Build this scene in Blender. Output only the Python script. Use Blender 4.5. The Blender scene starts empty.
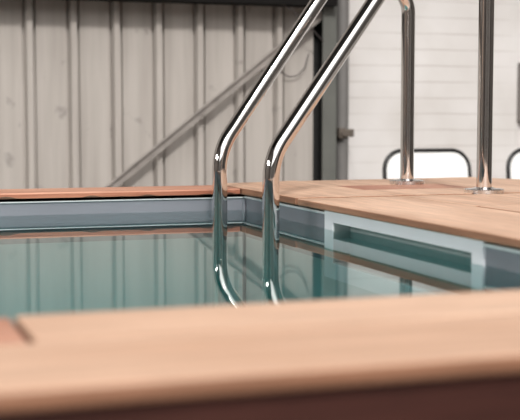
import bpy, bmesh, math, random
from mathutils import Vector, Matrix
random.seed(7)
S = bpy.context.scene
COL = S.collection
PI = math.pi

# ------------------------------------------------------------------ helpers
def link(name, me, mat=None, parent=None):
    o = bpy.data.objects.new(name, me)
    COL.objects.link(o)
    if mat is not None:
        me.materials.append(mat)
    if parent is not None:
        o.parent = parent
        o.matrix_parent_inverse = parent.matrix_world.inverted()
    return o

def thing(name, label, cat, loc=(0, 0, 0), group=None):
    o = bpy.data.objects.new(name, None)
    COL.objects.link(o)
    o.empty_display_size = .1
    o.location = loc
    o.matrix_world = Matrix.Translation(loc)
    o['label'] = label
    o['category'] = cat
    if group:
        o['group'] = group
    return o

def done(name, bm, mat, parent=None, smooth=False, bevel=0, seg=2):
    bmesh.ops.remove_doubles(bm, verts=bm.verts, dist=1e-6)
    bmesh.ops.recalc_face_normals(bm, faces=bm.faces)
    me = bpy.data.meshes.new(name)
    bm.to_mesh(me)
    bm.free()
    if smooth:
        me.polygons.foreach_set('use_smooth', [True] * len(me.polygons))
    o = link(name, me, mat, parent)
    if smooth:
        o.modifiers.new('split', 'EDGE_SPLIT').split_angle = math.radians(40)
    if bevel:
        m = o.modifiers.new('edge', 'BEVEL')
        m.width = bevel
        m.segments = seg
        m.limit_method = 'ANGLE'
        m.angle_limit = math.radians(40)
    return o

def struct(o, label=None):
    o['kind'] = 'structure'
    if label:
        o['label'] = label
    return o

def box(bm, x0, x1, y0, y1, z0, z1):
    v = [bm.verts.new(p) for p in ((x0, y0, z0), (x1, y0, z0), (x1, y1, z0), (x0, y1, z0),
                                   (x0, y0, z1), (x1, y0, z1), (x1, y1, z1), (x0, y1, z1))]
    for f in ((3, 2, 1, 0), (4, 5, 6, 7), (0, 1, 5, 4), (1, 2, 6, 5), (2, 3, 7, 6), (3, 0, 4, 7)):
        bm.faces.new([v[i] for i in f])

def boxes(*bs):
    bm = bmesh.new()
    for b in bs:
        box(bm, *b)
    return bm

def prism(pts, z0, z1):
    """vertical prism over a plan outline"""
    bm = bmesh.new()
    a = [bm.verts.new((x, y, z0)) for x, y in pts]
    b = [bm.verts.new((x, y, z1)) for x, y in pts]
    n = len(pts)
    bm.faces.new(a[::-1])
    bm.faces.new(b)
    for i in range(n):
        j = (i + 1) % n
        bm.faces.new((a[i], a[j], b[j], b[i]))
    return bm

def fillet(pts, radii, n=14):
    """polyline with rounded corners"""
    pts = [Vector(p) for p in pts]
    out = [pts[0]]
    for i in range(1, len(pts) - 1):
        p, a, b = pts[i], (pts[i - 1] - pts[i]).normalized(), (pts[i + 1] - pts[i]).normalized()
        r = radii[i - 1]
        th = a.angle(b)
        t = r / math.tan(th / 2)
        c = p + (a + b).normalized() * (r / math.sin(th / 2))
        s, e = p + a * t - c, p + b * t - c
        ax = s.cross(e).normalized()
        ang = s.angle(e)
        for k in range(n + 1):
            out.append(c + Matrix.Rotation(ang * k / n, 3, ax) @ s)
    out.append(pts[-1])
    return out

def tube(bm, path, r, n=24, closed=False, cap=True):
    path = [Vector(p) for p in path]
    m = len(path)
    rings = []
    up = None
    for i in range(m):
        if closed:
            t = (path[(i + 1) % m] - path[i - 1]).normalized()
        else:
            t = (path[min(i + 1, m - 1)] - path[max(i - 1, 0)]).normalized()
        if up is None:
            up = Vector((0, 1, 0)) if abs(t.y) < .8 else Vector((1, 0, 0))
        up = (up - t * up.dot(t)).normalized()
        s = t.cross(up)
        rings.append([bm.verts.new(path[i] + (up * math.cos(2 * PI * k / n) + s * math.sin(2 * PI * k / n)) * r)
                      for k in range(n)])
    for i in range(m if closed else m - 1):
        A, B = rings[i], rings[(i + 1) % m]
        for k in range(n):
            l = (k + 1) % n
            bm.faces.new((A[k], A[l], B[l], B[k]))
    if cap and not closed:
        bm.faces.new(rings[0][::-1])
        bm.faces.new(rings[-1])

def lathe(bm, prof, c, n=40):
    rings = [[bm.verts.new((c[0] + r * math.cos(2 * PI * k / n), c[1] + r * math.sin(2 * PI * k / n), c[2] + z))
              for k in range(n)] for r, z in prof]
    for A, B in zip(rings, rings[1:]):
        for k in range(n):
            l = (k + 1) % n
            bm.faces.new((A[k], A[l], B[l], B[k]))
    bm.faces.new(rings[0][::-1])
    bm.faces.new(rings[-1])

# ---------------------------------------------------------------- materials
def mat(name):
    m = bpy.data.materials.new(name)
    m.use_nodes = True
    nt = m.node_tree
    return m, nt, nt.nodes['Principled BSDF']

def N(nt, t, **kw):
    n = nt.nodes.new(t)
    for k, v in kw.items():
        setattr(n, k, v)
    return n

def plain(name, col, rough=.5, metal=0.0, var=.06, scale=9, bump=0.0, spec=.5):
    m, nt, b = mat(name)
    tc = N(nt, 'ShaderNodeTexCoord')
    no = N(nt, 'ShaderNodeTexNoise')
    no.inputs['Scale'].default_value = scale
    no.inputs['Detail'].default_value = 5
    nt.links.new(tc.outputs['Object'], no.inputs['Vector'])
    cr = N(nt, 'ShaderNodeValToRGB')
    cr.color_ramp.elements[0].position = .3
    cr.color_ramp.elements[1].position = .7
    cr.color_ramp.elements[0].color = (*[c * (1 - var) for c in col], 1)
    cr.color_ramp.elements[1].color = (*[min(1, c * (1 + var)) for c in col], 1)
    nt.links.new(no.outputs['Fac'], cr.inputs['Fac'])
    nt.links.new(cr.outputs['Color'], b.inputs['Base Color'])
    b.inputs['Roughness'].default_value = rough
    b.inputs['Metallic'].default_value = metal
    b.inputs['Specular IOR Level'].default_value = spec
    if bump:
        bp = N(nt, 'ShaderNodeBump')
        bp.inputs['Strength'].default_value = bump
        bp.inputs['Distance'].default_value = .01
        nt.links.new(no.outputs['Fac'], bp.inputs['Height'])
        nt.links.new(bp.outputs['Normal'], b.inputs['Normal'])
    return m

def wood(name, light, dark, axis, offset=0.0, rough=.55, edge=(.52, .40, .34)):
    """sawn hardwood, grain running along axis 0 (x) or 1 (y) or 2 (z)"""
    m, nt, b = mat(name)
    tc = N(nt, 'ShaderNodeTexCoord')
    def noise(long, across, detail, off):
        mp = N(nt, 'ShaderNodeMapping')
        s = [across] * 3
        s[axis] = long
        mp.inputs['Scale'].default_value = s
        mp.inputs['Location'].default_value = (off, off * .7, off * .3)
        nt.links.new(tc.outputs['Object'], mp.inputs['Vector'])
        n = N(nt, 'ShaderNodeTexNoise')
        n.inputs['Scale'].default_value = 1
        n.inputs['Detail'].default_value = detail
        n.inputs['Roughness'].default_value = .6
        nt.links.new(mp.outputs['Vector'], n.inputs['Vector'])
        return n
    broad = noise(1.3, 9, 3, offset)
    fine = noise(5, 120, 4, offset + 3)
    fleck = noise(22, 200, 2, offset + 7)
    r1 = N(nt, 'ShaderNodeValToRGB')
    r1.color_ramp.elements[0].position = .32
    r1.color_ramp.elements[1].position = .68
    r1.color_ramp.elements[0].color = (*dark, 1)
    r1.color_ramp.elements[1].color = (*light, 1)
    nt.links.new(broad.outputs['Fac'], r1.inputs['Fac'])
    mr = N(nt, 'ShaderNodeMapRange')
    mr.inputs['From Min'].default_value = .35
    mr.inputs['From Max'].default_value = .65
    mr.inputs['To Min'].default_value = .78
    mr.inputs['To Max'].default_value = 1.08
    nt.links.new(fine.outputs['Fac'], mr.inputs['Value'])
    mx = N(nt, 'ShaderNodeMix', data_type='RGBA', blend_type='MULTIPLY')
    mx.inputs[0].default_value = 1
    nt.links.new(r1.outputs['Color'], mx.inputs[6])
    nt.links.new(mr.outputs['Result'], mx.inputs[7])
    fr = N(nt, 'ShaderNodeMapRange')
    fr.inputs['From Min'].default_value = .28
    fr.inputs['From Max'].default_value = .36
    fr.inputs['To Min'].default_value = .78
    fr.inputs['To Max'].default_value = 1
    nt.links.new(fleck.outputs['Fac'], fr.inputs['Value'])
    mx2 = N(nt, 'ShaderNodeMix', data_type='RGBA', blend_type='MULTIPLY')
    mx2.inputs[0].default_value = 1
    nt.links.new(mx.outputs[2], mx2.inputs[6])
    nt.links.new(fr.outputs['Result'], mx2.inputs[7])
    ge = N(nt, 'ShaderNodeNewGeometry')      # side and end faces are multiplied by the redder, browner edge colour
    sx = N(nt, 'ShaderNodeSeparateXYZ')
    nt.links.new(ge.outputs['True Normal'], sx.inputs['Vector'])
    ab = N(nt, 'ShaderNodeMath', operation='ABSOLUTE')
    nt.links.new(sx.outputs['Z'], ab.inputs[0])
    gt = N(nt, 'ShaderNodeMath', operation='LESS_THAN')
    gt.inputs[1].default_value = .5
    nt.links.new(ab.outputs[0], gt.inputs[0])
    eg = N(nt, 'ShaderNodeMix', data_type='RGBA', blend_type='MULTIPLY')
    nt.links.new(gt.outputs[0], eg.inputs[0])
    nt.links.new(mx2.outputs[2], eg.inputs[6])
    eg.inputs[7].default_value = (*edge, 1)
    nt.links.new(eg.outputs[2], b.inputs['Base Color'])
    b.inputs['Roughness'].default_value = rough
    b.inputs['Specular IOR Level'].default_value = .3
    bp = N(nt, 'ShaderNodeBump')
    bp.inputs['Strength'].default_value = .25
    bp.inputs['Distance'].default_value = .002
    nt.links.new(fine.outputs['Fac'], bp.inputs['Height'])
    nt.links.new(bp.outputs['Normal'], b.inputs['Normal'])
    return m

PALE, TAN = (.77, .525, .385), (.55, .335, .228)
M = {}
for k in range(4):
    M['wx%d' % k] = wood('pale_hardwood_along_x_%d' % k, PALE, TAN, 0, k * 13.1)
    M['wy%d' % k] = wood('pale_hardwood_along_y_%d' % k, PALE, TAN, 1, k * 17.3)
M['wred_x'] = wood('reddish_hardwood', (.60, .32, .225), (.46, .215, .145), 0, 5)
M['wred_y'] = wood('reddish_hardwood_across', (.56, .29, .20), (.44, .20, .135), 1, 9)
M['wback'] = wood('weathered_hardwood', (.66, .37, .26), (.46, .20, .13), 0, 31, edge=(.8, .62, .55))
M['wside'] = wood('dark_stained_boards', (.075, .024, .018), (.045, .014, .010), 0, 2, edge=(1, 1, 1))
M['liner'] = plain('grey_blue_pool_liner', (.215, .225, .258), .35, var=.05, scale=5)
M['basin'] = plain('pool_basin_liner', (.58, .64, .65), .45, var=.04, scale=3)
M['bead'] = plain('pale_liner_bead', (.62, .67, .69), .3, var=.03)
M['plastic'] = plain('white_moulded_plastic', (.80, .81, .86), .35, var=.03)
M['throat'] = plain('grey_skimmer_plastic', (.42, .44, .44), .4, var=.05)
M['galv'] = plain('brown_grey_steel', (.30, .27, .25), .55, .1, var=.18, scale=14)
M['darksteel'] = plain('dark_painted_steel', (.008, .007, .0068), .8, var=.2, spec=.15)
M['greensteel'] = plain('grey_green_painted_steel', (.125, .128, .117), .5, var=.12, scale=7)
M['pipe'] = plain('grey_pipe', (.175, .168, .163), .5, var=.08)
M['bracket'] = plain('rusty_bracket_steel', (.15, .125, .105), .55, .3, var=.3, scale=40)
M['gap'] = plain('black_gap_shade', (.014, .014, .014), .8, var=.1)
M['chairwhite'] = plain('white_chair_plastic', (.93, .93, .93), .4, var=.01)
M['blackmetal'] = plain('black_chair_tube', (.018, .017, .017), .35, var=.1)
M['boxgrey'] = plain('pale_grey_enamel', (.50, .47, .45), .5, var=.06)
M['boxdark'] = plain('grey_enamel_rim', (.20, .18, .17), .5, var=.06)
M['cable'] = plain('dark_cable_rubber', (.06, .05, .05), .6, var=.1)
M['concrete'] = plain('yard_concrete', (.34, .32, .30), .85, var=.2, scale=1.4, bump=.2)
M['shed'] = plain('dark_brown_shed_cladding', (.26, .23, .21), .75, var=.25, scale=2)
M['shed2'] = plain('grey_brown_hall_wall', (.12, .105, .095), .75, var=.25, scale=2)
M['roof'] = plain('dark_roof_sheet', (.02, .019, .018), .7, var=.15)
M['palepanel'] = plain('pale_reflection_panel', (.80, .77, .75), .6, var=.2, scale=3)

def chrome(name, r0, r1):
    m, nt, b = mat(name)
    tc = N(nt, 'ShaderNodeTexCoord')
    no = N(nt, 'ShaderNodeTexNoise')
    no.inputs['Scale'].default_value = 60
    no.inputs['Detail'].default_value = 4
    nt.links.new(tc.outputs['Object'], no.inputs['Vector'])
    mr = N(nt, 'ShaderNodeMapRange')
    mr.inputs['From Min'].default_value = .35
    mr.inputs['From Max'].default_value = .75
    mr.inputs['To Min'].default_value = r0
    mr.inputs['To Max'].default_value = r1
    nt.links.new(no.outputs['Fac'], mr.inputs['Value'])
    nt.links.new(mr.outputs['Result'], b.inputs['Roughness'])
    b.inputs['Base Color'].default_value = (.80, .78, .77, 1)
    b.inputs['Metallic'].default_value = 1
    return m
M['chrome'] = chrome('polished_stainless_steel', .03, .10)
M['satin'] = chrome('satin_stainless_steel', .22, .34)

def cladding():
    m, nt, b = mat('cream_painted_sheet_cladding')
    tc = N(nt, 'ShaderNodeTexCoord')
    mp = N(nt, 'ShaderNodeMapping')
    mp.inputs['Scale'].default_value = (14, 14, .9)
    nt.links.new(tc.outputs['Object'], mp.inputs['Vector'])
    n1 = N(nt, 'ShaderNodeTexNoise')
    n1.inputs['Scale'].default_value = 1.6
    n1.inputs['Detail'].default_value = 6
    nt.links.new(mp.outputs['Vector'], n1.inputs['Vector'])
    cr = N(nt, 'ShaderNodeValToRGB')
    cr.color_ramp.elements[0].position = .30
    cr.color_ramp.elements[1].position = .62
    cr.color_ramp.elements[0].color = (.38, .347, .32, 1)
    cr.color_ramp.elements[1].color = (.455, .42, .39, 1)
    nt.links.new(n1.outputs['Fac'], cr.inputs['Fac'])
    n2 = N(nt, 'ShaderNodeTexNoise')
    n2.inputs['Scale'].default_value = 9
    n2.inputs['Detail'].default_value = 3
    nt.links.new(tc.outputs['Object'], n2.inputs['Vector'])
    mr = N(nt, 'ShaderNodeMapRange')
    mr.inputs['From Min'].default_value = .66
    mr.inputs['From Max'].default_value = .76
    mr.inputs['To Min'].default_value = 1
    mr.inputs['To Max'].default_value = .72
    nt.links.new(n2.outputs['Fac'], mr.inputs['Value'])
    mx = N(nt, 'ShaderNodeMix', data_type='RGBA', blend_type='MULTIPLY')
    mx.inputs[0].default_value = 1
    nt.links.new(cr.outputs['Color'], mx.inputs[6])
    nt.links.new(mr.outputs['Result'], mx.inputs[7])
    nt.links.new(mx.outputs[2], b.inputs['Base Color'])
    b.inputs['Roughness'].default_value = .6
    b.inputs['Specular IOR Level'].default_value = .25
    return m
M['clad'] = cladding()

def brick():
    m, nt, b = mat('white_painted_brickwork')
    tc = N(nt, 'ShaderNodeTexCoord')
    sp = N(nt, 'ShaderNodeSeparateXYZ')
    cb = N(nt, 'ShaderNodeCombineXYZ')
    nt.links.new(tc.outputs['Object'], sp.inputs['Vector'])
    nt.links.new(sp.outputs['X'], cb.inputs['X'])
    ad = N(nt, 'ShaderNodeMath', operation='ADD')
    ad.inputs[1].default_value = .02
    nt.links.new(sp.outputs['Z'], ad.inputs[0])
    nt.links.new(ad.outputs[0], cb.inputs['Y'])
    n0 = N(nt, 'ShaderNodeTexNoise')
    n0.inputs['Scale'].default_value = 5
    n0.inputs['Detail'].default_value = 3
    nt.links.new(tc.outputs['Object'], n0.inputs['Vector'])
    vm = N(nt, 'ShaderNodeVectorMath', operation='SCALE')
    vm.inputs['Scale'].default_value = .012
    nt.links.new(n0.outputs['Color'], vm.inputs[0])
    va = N(nt, 'ShaderNodeVectorMath', operation='ADD')
    nt.links.new(cb.outputs['Vector'], va.inputs[0])
    nt.links.new(vm.outputs['Vector'], va.inputs[1])
    br = N(nt, 'ShaderNodeTexBrick')
    br.inputs['Scale'].default_value = 1
    br.inputs['Brick Width'].default_value = 2.3
    br.inputs['Row Height'].default_value = .0845
    br.inputs['Mortar Size'].default_value = .005
    br.inputs['Mortar Smooth'].default_value = .6
    nt.links.new(va.outputs['Vector'], br.inputs['Vector'])
    n1 = N(nt, 'ShaderNodeTexNoise')
    n1.inputs['Scale'].default_value = 3.2
    n1.inputs['Detail'].default_value = 5
    nt.links.new(tc.outputs['Object'], n1.inputs['Vector'])
    cr = N(nt, 'ShaderNodeValToRGB')
    cr.color_ramp.elements[0].position = .3
    cr.color_ramp.elements[1].position = .65
    cr.color_ramp.elements[0].color = (.64, .61, .59, 1)
    cr.color_ramp.elements[1].color = (.73, .705, .695, 1)
    nt.links.new(n1.outputs['Fac'], cr.inputs['Fac'])
    # paint fills most joints, so the joint shows only in places
    n2 = N(nt, 'ShaderNodeTexNoise')
    n2.inputs['Scale'].default_value = 2.1
    n2.inputs['Detail'].default_value = 2
    nt.links.new(tc.outputs['Object'], n2.inputs['Vector'])
    mr = N(nt, 'ShaderNodeMapRange')
    mr.inputs['From Min'].default_value = .38
    mr.inputs['From Max'].default_value = .62
    mr.inputs['To Min'].default_value = .04
    mr.inputs['To Max'].default_value = .42
    nt.links.new(n2.outputs['Fac'], mr.inputs['Value'])
    mu = N(nt, 'ShaderNodeMath', operation='MULTIPLY')
    nt.links.new(br.outputs['Fac'], mu.inputs[0])
    nt.links.new(mr.outputs['Result'], mu.inputs[1])
    mx = N(nt, 'ShaderNodeMix', data_type='RGBA')
    nt.links.new(mu.outputs[0], mx.inputs[0])
    nt.links.new(cr.outputs['Color'], mx.inputs[6])
    mx.inputs[7].default_value = (.36, .31, .28, 1)
    nt.links.new(mx.outputs[2], b.inputs['Base Color'])
    b.inputs['Roughness'].default_value = .75
    b.inputs['Specular IOR Level'].default_value = .2
    bp = N(nt, 'ShaderNodeBump', invert=True)
    bp.inputs['Strength'].default_value = .35
    bp.inputs['Distance'].default_value = .004
    nt.links.new(mu.outputs[0], bp.inputs['Height'])
    nt.links.new(bp.outputs['Normal'], b.inputs['Normal'])
    return m
M['brick'] = brick()

def water():
    m = bpy.data.materials.new('still_pool_water')
    m.use_nodes = True
    nt = m.node_tree
    nt.nodes.clear()
    out = N(nt, 'ShaderNodeOutputMaterial')
    tr = N(nt, 'ShaderNodeBsdfTransparent')
    tr.inputs['Color'].default_value = (.97, .99, .985, 1)
    gl = N(nt, 'ShaderNodeBsdfGlossy')
    gl.inputs['Roughness'].default_value = .0
    gl.inputs['Color'].default_value = (.93, .98, .97, 1)
    fr = N(nt, 'ShaderNodeFresnel')
    fr.inputs['IOR'].default_value = 1.33
    mx = N(nt, 'ShaderNodeMixShader')
    tc = N(nt, 'ShaderNodeTexCoord')
    no = N(nt, 'ShaderNodeTexNoise')
    no.inputs['Scale'].default_value = 5
    no.inputs['Detail'].default_value = 1
    nt.links.new(tc.outputs['Object'], no.inputs['Vector'])
    bp = N(nt, 'ShaderNodeBump')
    bp.inputs['Strength'].default_value = .05
    bp.inputs['Distance'].default_value = .002
    nt.links.new(no.outputs['Fac'], bp.inputs['Height'])
    nt.links.new(bp.outputs['Normal'], gl.inputs['Normal'])
    nt.links.new(fr.outputs['Fac'], mx.inputs[0])
    nt.links.new(tr.outputs[0], mx.inputs[1])
    nt.links.new(gl.outputs[0], mx.inputs[2])
    va = N(nt, 'ShaderNodeVolumeAbsorption')     # the water itself takes out the red
    va.inputs['Color'].default_value = (.0, .83, .82, 1)
    va.inputs['Density'].default_value = .42
    nt.links.new(va.outputs[0], out.inputs['Volume'])
    nt.links.new(mx.outputs[0], out.inputs['Surface'])
    return m
M['water'] = water()

# ------------------------------------------------------------------- camera
cd = bpy.data.cameras.new('camera')
cam = bpy.data.objects.new('camera', cd)
COL.objects.link(cam)
cam.location = (0, 0, .97)
cam.rotation_euler = (PI / 2 - math.atan(92.5 / 1200), 0, -math.radians(18.9))
cd.sensor_width = 36
cd.lens = 1200 / 520 * 36
cd.clip_start = .05
cd.dof.use_dof = True
cd.dof.focus_distance = 3.35
cd.dof.aperture_fstop = 4.1
S.camera = cam

# --------------------------------------------------- the setting: yard, walls
DECK, T = .75, .018           # deck surface, board thickness
WALL = 5.7

struct(done('floor', boxes((-7, 9, -9.2, 7, -.12, 0)), M['concrete']), 'grey concrete yard floor')

# ribbed sheet cladding
bm = bmesh.new()
prof = [(-5.2, WALL)]
xr = .812 - 28 * .2065
ribs = []
while xr < 2.23:
    if xr > -5.1:
        ribs.append(xr)
    xr += .2065
for r in ribs:
    for dx, dy in ((-.036, 0), (-.034, .022), (-.023, .022), (-.014, -.026), (.011, -.026), (.019, .022), (.028, .022), (.030, 0)):
        if r + dx < 2.236:
            prof.append((r + dx, WALL + dy))
prof.append((2.236, WALL))
lo = [bm.verts.new((x, y, 0)) for x, y in prof]
hi = [bm.verts.new((x, y, 3.2)) for x, y in prof]
lob = [bm.verts.new((x, WALL + .05, 0)) for x in (-5.2, 2.236)]
hib = [bm.verts.new((x, WALL + .05, 3.2)) for x in (-5.2, 2.236)]
for i in range(len(prof) - 1):
    bm.faces.new((lo[i], lo[i + 1], hi[i + 1], hi[i]))
bm.faces.new((lob[1], lob[0], hib[0], hib[1]))
bm.faces.new((lob[0], lo[0], hi[0], hib[0]))
bm.faces.new((lo[-1], lob[1], hib[1], hi[-1]))
bm.faces.new(lo[::-1] + [lob[0], lob[1]][::1])
bm.faces.new(hi + [hib[1], hib[0]])
struct(done('wall_back', bm, M['clad']), 'cream ribbed metal sheet wall behind the pool')

struct(done('wall_right', boxes((2.35, 9, 5.75, 6.0, 0, 3.2)), M['brick']), 'white painted brick wall')
struct(done('gap_shade', boxes((2.237, 2.349, WALL + .055, WALL + .08, 0, 3.2)), M['gap']), 'black strip as shade in the gap between cladding and post')  # black colour stands in for the shade of the recess
# the hall: roof high overhead, open at the front towards the bright yard
struct(done('ceiling', boxes((-7, 9, -1.1, 7, 7.0, 7.1)), M['roof']), 'dark sheet roof high above the pool')
struct(done('wall_upper', boxes((-7, 9, 6.0, 6.2, 3.2, 7.0)), M['shed']), 'dark upper hall wall')
struct(done('wall_left', boxes((-7, -6.8, -9, 7, 0, 7.0)), M['shed']), 'dark hall side wall')
struct(done('wall_side', boxes((8.8, 9, -9, 7, 0, 7.0)), M['shed2']), 'grey hall side wall')
struct(done('wall_rear', boxes((-7, 9, -9.2, -9.0, 0, 3.4)), M['shed']), 'dark shed wall across the yard')
for i, (a, b, z0, z1) in enumerate(((-6.6, -3.6, 0, 3.0), (-1.9, -.7, 0, 2.6), (1.2, 2.2, 0, 2.6), (4.0, 7.4, 0, 3.0))):
    struct(done('door_%d' % (i + 1), boxes((a, b, -9.0, -8.95, z0, z1)), M['palepanel']), 'added pale panel on the shed wall')  # unseen pale panels, added to put grey streaks into the chrome posts

# horizontal steel rail and steel post
struct(done('beam', boxes((-5.2, 2.30, 5.535, 5.547, 1.519, 1.686), (-5.2, 2.30, 5.547, 5.672, 1.674, 1.686), (-5.2, 2.30, 5.547, 5.672, 1.519, 1.531)),
            M['darksteel']), 'dark steel channel along the cladding')
struct(done('column', boxes((2.250, 2.324, 5.60, 5.612, 0, 3.19), (2.305, 2.315, 5.612, 5.74, 0, 3.19), (2.302, 2.342, 5.735, 5.748, 0, 3.19)),
            M['greensteel'], bevel=.003), 'grey green steel post beside the brick wall')

# diagonal brace: an angle section fixed on the ribs
t = thing('diagonal_brace', 'slanting steel angle brace fixed across the cream ribbed wall', 'brace', (.61, 5.66, .2))
d = Vector((2.088 - 1.149, 0, 1.379 - .642)).normalized()
n = Vector((-d.z, 0, d.x))
a, b = Vector((1.149, 0, .642)) - d * .72, Vector((2.088, 0, 1.379)) + d * .2
bm = bmesh.new()
def slab(bm, a, b, n, w0, w1, y0, y1):
    vs = []
    for y in (y0, y1):
        for p, w in ((a, w0), (b, w0), (b, w1), (a, w1)):
            q = p + n * w
            vs.append(bm.verts.new((q.x, y, q.z)))
    for f in ((0, 1, 2, 3), (7, 6, 5, 4), (0, 4, 5, 1), (1, 5, 6, 2), (2, 6, 7, 3), (3, 7, 4, 0)):
        bm.faces.new([vs[i] for i in f])
slab(bm, a, b, n, -.040, 0, 5.625, 5.632)
done('flat_leg', bm, M['galv'], t)
bm = bmesh.new()
slab(bm, a, b, n, -.007, 0, 5.613, 5.625)
done('upstand_leg', bm, M['galv'], t)
for k in (.25, .62, .95):
    p = a.lerp(b, k) + n * -.022
    bm = bmesh.new()
    tube(bm, [(p.x, 5.672, p.z), (p.x, 5.619, p.z)], .008, 6)
    done('bolt', bm, M['galv'], t)

# pipe in the corner with its holder
t = thing('downpipe', 'grey vertical pipe between the steel post and white brick wall', 'pipe', (2.379, 5.66, 0))
bm = bmesh.new()
tube(bm, [(2.379, 5.66, 0), (2.379, 5.66, 3.19)], .033, 24)
done('pipe', bm, M['pipe'], t, smooth=True)
br = done('pipe_bracket', boxes((2.340, 2.372, 5.595, 5.74, .866, .918), (2.372, 2.424, 5.605, 5.749, .872, .912)), M['bracket'], t, bevel=.005)
br['label'] = 'rusty pipe bracket'
bm = bmesh.new()
tube(bm, [(2.357, 5.595, .892), (2.357, 5.578, .892)], .013, 6)
done('bolt', bm, M['bracket'], br)

# wall box and loose cables
t = thing('meter_box', 'pale grey box fixed to the white brick wall beside the photo edge', 'box', (3.53, 5.75, .946))
done('case', boxes((3.445, 3.705, 5.70, 5.749, .946, 1.268)), M['boxdark'], t, bevel=.006)
done('door', boxes((3.457, 3.693, 5.69, 5.70, .958, 1.256)), M['boxgrey'], t, bevel=.003)

bm = bmesh.new()
tube(bm, fillet([(1.93, 5.67, 1.235), (1.957, 5.669, 1.19), (2.045, 5.669, 1.205), (2.09, 5.669, 1.172), (2.14, 5.669, 1.18), (2.18, 5.669, 1.22), (2.20, 5.67, 1.29)], [.03, .04, .04, .04, .05]), .003, 8)
o = done('cable', bm, M['cable'], smooth=True)
o['label'] = 'thin drooping dark cable on the cream wall near the steel post'
o['category'] = 'cable'
bm = bmesh.new()
tube(bm, [(1.93, 5.55, 1.56), (2.06, 5.555, 1.499), (2.15, 5.56, 1.43), (2.256, 5.603, 1.345)], .003, 8)
o = done('stay_wire', bm, M['cable'], smooth=True)
o['label'] = 'thin slanting wire from the dark beam down to the steel post'
o['category'] = 'wire'

# -------------------------------------------------------------- pool basin
BX, BY, BZ = 1.165, 3.545, .723         # inner faces of the far corner, liner top
LX, FY = -2.0, 1.30
pool = thing('pool_basin', 'grey blue lined pool basin sunk inside the timber deck', 'pool', (0, 2.4, 0))
BAND = .60                               # grey band above, pale aqua wall below
SK0, SK1 = 2.095, 2.815                  # skimmer mouth along y
for z0, z1, nm, m in ((BAND, BZ, 'liner_band', M['liner']), (0, BAND, 'basin_wall', M['basin'])):
    done(nm, boxes((LX - .04, BX + .04, BY, BY + .04, z0, z1)), m, pool)
    done(nm, boxes((LX - .04, LX, FY, BY, z0, z1)), m, pool)
    done(nm, boxes((LX - .04, BX + .04, FY - .04, FY, z0, z1)), m, pool)
done('liner_band', boxes((BX, BX + .04, FY, SK0, BAND, BZ + .003)), M['liner'], pool)
done('liner_band', boxes((BX, BX + .04, SK1, BY, BAND, BZ + .003)), M['liner'], pool)
done('basin_wall', boxes((BX, BX + .04, FY, BY, 0, BAND)), M['basin'], pool)
done('pool_floor', boxes((LX, BX, FY, BY, .005, .02)), M['basin'], pool)
done('liner_bead', boxes((LX, BX, BY - .006, BY, BZ - .003, BZ + .001)), M['bead'], pool, bevel=.002)
for ya, yb in ((FY, 2.052), (2.868, BY - .006)):
    done('liner_bead', boxes((BX - .006, BX, ya, yb, BZ - .003, BZ + .004)), M['bead'], pool, bevel=.002)
# corner seam of the liner
bm = bmesh.new()
tube(bm, [(BX - .004, BY - .004, .02), (BX - .004, BY - .004, BZ - .006)], .006, 10)
done('corner_seam', bm, M['liner'], pool, smooth=True)

# skimmer: white face plate, mouth, throat
fp = done('skimmer_plate', boxes((BX - .006, BX, 2.05, 2.87, .704, .7315), (BX - .006, BX, 2.05, 2.87, .56, .60),
                                 (BX - .006, BX, 2.05, SK0, .60, .704), (BX - .006, BX, SK1, 2.87, .60, .704)), M['plastic'], pool)
fp['label'] = 'white skimmer face plate'
a, b, D = SK0 + .002, SK1 - .002, BX + .042
done('skimmer_throat', boxes((BX - .004, D, a - .006, a, .594, .71), (BX - .004, D, b, b + .006, .594, .71), (D, D + .006, a - .006, b + .006, .594, .71),
                             (BX - .004, D, a, b, .594, .602), (BX - .004, D, a, b, .7025, .71)), M['throat'], fp)

# water
WZ = .683
E = .008                                  # the body of water reaches just into the walls
bm = prism([(LX - E, FY - E), (BX + E, FY - E), (BX + E, SK0 - .002), (BX + .045, SK0 - .002), (BX + .045, SK1 + .002), (BX + E, SK1 + .002), (BX + E, BY + E), (LX - E, BY + E)], .012, WZ)
o = done('pool_water', bm, M['water'])
o['kind'] = 'stuff'
o['label'] = 'still clear teal water filling the pool'
o['category'] = 'water'

# --------------------------------------------------------------- timber deck
Z0 = DECK - T
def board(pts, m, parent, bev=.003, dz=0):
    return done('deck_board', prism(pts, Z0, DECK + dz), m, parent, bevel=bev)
def rect(x0, x1, y0, y1):
    return [(x0, y0), (x1, y0), (x1, y1), (x0, y1)]

t = thing('front_coping', 'nearest run of pale wooden coping boards, out of focus', 'coping', (.3, 1.15, Z0))
board(rect(-2.3, .163, 1.178, 1.333), M['wred_x'], t)['label'] = 'reddish coping board'
board(rect(.170, 2.27, 1.178, 1.340), M['wx0'], t)
board(rect(-2.3, 2.27, .965, 1.175), M['wx1'], t, .005)

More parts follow.
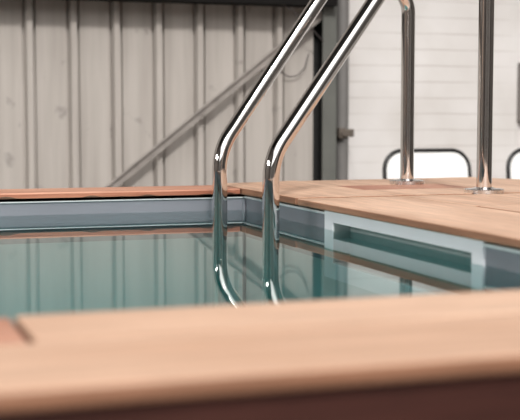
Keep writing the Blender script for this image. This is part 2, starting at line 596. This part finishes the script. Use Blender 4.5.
t = thing('side_deck', 'pale wooden deck carrying both handrails beside the white skimmer', 'deck', (1.7, 2.6, Z0))
board(rect(1.15, 1.468, 1.343, 3.048), M['wy0'], t)
board([(1.15, 3.060), (1.4695, 3.060), (1.4695, 3.90), (1.15, 3.80)], M['wy1'], t, dz=.002)
board(rect(1.484, 1.86, 1.343, 2.65), M['wy2'], t)
board(rect(1.4715, 1.86, 2.651, 3.060), M['wy3'], t)
board(rect(1.4715, 1.86, 3.072, 3.32), M['wy1'], t, dz=.002)
board(rect(1.481, 1.86, 3.322, 3.58), M['wred_y'], t)['label'] = 'reddish deck board'
board([(1.4715, 3.582), (1.86, 3.582), (1.86, 3.93), (1.4715, 3.90)], M['wy2'], t)
board([(1.864, 1.343), (2.27, 1.343), (2.27, 3.10), (1.864, 3.10)], M['wy1'], t)
board([(1.864, 3.105), (2.27, 3.105), (2.27, 3.74), (2.185, 3.955), (1.864, 3.93)], M['wy0'], t)

t = thing('back_coping', 'narrow reddish wooden coping board along the far pool edge', 'coping', (-.5, 3.63, Z0))
# chipped lower lip along the water side
bm = bmesh.new()
xs = [-2.3 + k * .012 for k in range(int(3.447 / .012) + 1)]
rows = []
nz = lambda x: max(0, math.sin(x * 31) + math.sin(x * 17.3 + 1) + math.sin(x * 73 + 2) * .8 - .5) * .0036
for x in xs:
    c = nz(x)
    rows.append([bm.verts.new(p) for p in ((x, 3.532 + c * .3, DECK - .004), (x, 3.537, DECK), (x, 3.745, DECK), (x, 3.745, Z0), (x, 3.55, Z0), (x, 3.540, Z0 + .001 + c), (x, 3.532 + c * .3, Z0 + .002 + c))])
for A, B in zip(rows, rows[1:]):
    for k in range(7):
        l = (k + 1) % 7
        bm.faces.new((A[k], B[k], B[l], A[l]))
bm.faces.new(rows[0][::-1])
bm.faces.new(rows[-1])
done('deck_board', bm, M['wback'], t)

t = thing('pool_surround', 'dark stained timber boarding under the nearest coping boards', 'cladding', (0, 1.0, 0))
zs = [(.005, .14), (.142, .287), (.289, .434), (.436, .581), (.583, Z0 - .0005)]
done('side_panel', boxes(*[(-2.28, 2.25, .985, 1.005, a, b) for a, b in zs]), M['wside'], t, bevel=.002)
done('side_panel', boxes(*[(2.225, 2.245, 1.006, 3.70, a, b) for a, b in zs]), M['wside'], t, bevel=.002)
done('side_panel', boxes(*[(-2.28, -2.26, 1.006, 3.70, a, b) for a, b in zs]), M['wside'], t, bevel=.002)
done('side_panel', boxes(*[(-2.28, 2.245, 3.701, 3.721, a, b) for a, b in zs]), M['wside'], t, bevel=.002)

# ----------------------------------------------------------------- handrails
def handrail(label, w, f, bend, slope, top, r_top):
    root = thing('handrail', label, 'handrail', (f[0], f[1], DECK), 'pool handrails')
    w, f = Vector((*w, 0)), Vector((*f, 0))
    u = (f - w)
    L = u.length
    u.normalize()
    P = lambda s, z: w + u * s + Vector((0, 0, DECK + z))
    s_top = (top - bend) / slope
    path = fillet([P(0, .021 - DECK), P(0, bend), P(s_top, top), P(L, top), P(L, 0.004)], [.17, .10, r_top], 18)
    full = [path[0]]
    for a, b in zip(path, path[1:]):           # rings along the straight runs too
        k = max(1, int((b - a).length / .04))
        full += [a.lerp(b, i / k) for i in range(1, k + 1)]
    path = full
    bm = bmesh.new()
    tube(bm, path, .0225, 32)
    done('rail_tube', bm, M['chrome'], root, smooth=True)
    bm = bmesh.new()
    lathe(bm, [(.055, 0), (.0575, .001), (.0575, .011), (.055, .0128), (.036, .0140), (.030, .016), (.0255, .018), (.0232, .0175)], (f.x, f.y, DECK))
    done('flange', bm, M['satin'], root, smooth=True)
    return root
handrail('bent chrome handrail nearer the far pool corner, deck flange farther back', (1.020, 3.343), (1.752, 3.61), .125, 1.185, .637, .078)
handrail('bent chrome handrail nearer the skimmer, deck flange closer to the water', (1.042, 2.955), (1.751, 3.096), .115, 1.28, .665, .085)

# -------------------------------------------------------------------- chairs
def rr(x0, x1, z0, z1, r, n=8):
    pts = []
    for cx, cz, a0 in ((x1 - r, z1 - r, 0), (x0 + r, z1 - r, PI / 2), (x0 + r, z0 + r, PI), (x1 - r, z0 + r, 3 * PI / 2)):
        for k in range(n + 1):
            a = a0 + PI / 2 * k / n
            pts.append((cx + r * math.cos(a), cz + r * math.sin(a)))
    return pts

def chair(label, x, y):
    root = thing('chair', label, 'chair', (x, y, 0), 'white chairs by the brick wall')
    hw, ztop, r = .232, .807, .011
    lean = .12
    def Q(px, pz):                          # backrest leans away a little
        return (x + px, y + (pz - .45) * lean, pz)
    bm = bmesh.new()
    tube(bm, [Q(a, b) for a, b in rr(-hw, hw, .52, ztop, .095)], r, 12, closed=True)
    done('back_frame', bm, M['blackmetal'], root, smooth=True)
    bm = bmesh.new()
    o = rr(-hw + .004, hw - .004, .524, ztop - .004, .091)
    A = [bm.verts.new(Vector(Q(a, b)) + Vector((0, -.004, 0))) for a, b in o]
    B = [bm.verts.new(Vector(Q(a, b)) + Vector((0, .004, 0))) for a, b in o]
    bm.faces.new(A)
    bm.faces.new(B[::-1])
    for i in range(len(A)):
        j = (i + 1) % len(A)
        bm.faces.new((A[i], B[i], B[j], A[j]))
    done('backrest', bm, M['chairwhite'], root)
    bm = prism([(x + a, y - .24 + b) for a, b in rr(-.22, .22, -.22, .21, .06)], .445, .465)
    done('seat', bm, M['chairwhite'], root, bevel=.006)
    for sx in (-1, 1):
        bm = bmesh.new()
        tube(bm, fillet([(x + sx * .225, y - .46, 0), (x + sx * .205, y - .42, .436), (x + sx * .205, y - .10, .436)], [.04], 6), r, 12)
        done('leg', bm, M['blackmetal'], root, smooth=True)
        bm = bmesh.new()
        tube(bm, fillet([(x + sx * .235, y + .10, 0), (x + sx * .225, y - .015, .436), Q(sx * hw, .62)], [.3], 6), r, 12)
        done('leg', bm, M['blackmetal'], root, smooth=True)
    return root
chair('white chair with black rounded frame seen behind the two handrail posts', 2.703, 5.31)
chair('white chair with black rounded frame cut off by the photo edge', 3.389, 5.31)

# ------------------------------------------------------------ light and world
w = bpy.data.worlds.new('overcast_sky')
S.world = w
w.use_nodes = True
nt = w.node_tree
bg = nt.nodes['Background']
bg.inputs['Color'].default_value = (1.0, .975, .95, 1)
# hazy sky: dim overall, bright around the sun
SUN_EL, SUN_AZ = math.radians(36), math.radians(12)
to_sun = (-math.sin(SUN_AZ) * math.cos(SUN_EL), -math.cos(SUN_AZ) * math.cos(SUN_EL), math.sin(SUN_EL))
tc = N(nt, 'ShaderNodeTexCoord')
dt = N(nt, 'ShaderNodeVectorMath', operation='DOT_PRODUCT')
dt.inputs[1].default_value = to_sun
nt.links.new(tc.outputs['Generated'], dt.inputs[0])
mr = N(nt, 'ShaderNodeMapRange', interpolation_type='SMOOTHSTEP')
mr.inputs['From Min'].default_value = .80
mr.inputs['From Max'].default_value = 1.0
mr.inputs['To Min'].default_value = .22
mr.inputs['To Max'].default_value = 2.6
nt.links.new(dt.outputs['Value'], mr.inputs['Value'])
nt.links.new(mr.outputs['Result'], bg.inputs['Strength'])
sd = bpy.data.lights.new('sun', 'SUN')
sd.energy = 2.1
sd.angle = math.radians(6)
sd.color = (1, .965, .92)
so = bpy.data.objects.new('sun', sd)
COL.objects.link(so)
el, az = SUN_EL, SUN_AZ
dirv = Vector((math.sin(az) * math.cos(el), math.cos(az) * math.cos(el), -math.sin(el)))
so.rotation_euler = dirv.to_track_quat('-Z', 'Y').to_euler()
so.location = (-2, -4, 5)

# unseen fill lights, added to brighten the deck and the right liner
for x, y, z, e, tilt in ((.4, .2, 6.6, 128, 0), (.4, 2.6, 6.6, 128, 0), (-6.3, .2, 3.4, 115, 62), (-6.3, 2.6, 3.4, 115, 62)):
    ld = bpy.data.lights.new('fill_light', 'AREA')
    ld.shape = 'RECTANGLE'
    ld.size, ld.size_y = .6, 1.8
    ld.energy = e
    ld.color = (1, .97, .935)
    lo_ = bpy.data.objects.new('fill_light', ld)
    COL.objects.link(lo_)
    lo_.location = (x, y, z)
    lo_.rotation_euler = (0, -math.radians(tilt), 0)

S.view_settings.view_transform = 'Standard'
S.view_settings.look = 'None'
S.view_settings.gamma = 1
S.view_settings.use_curve_mapping = False
S.view_settings.exposure = -.1
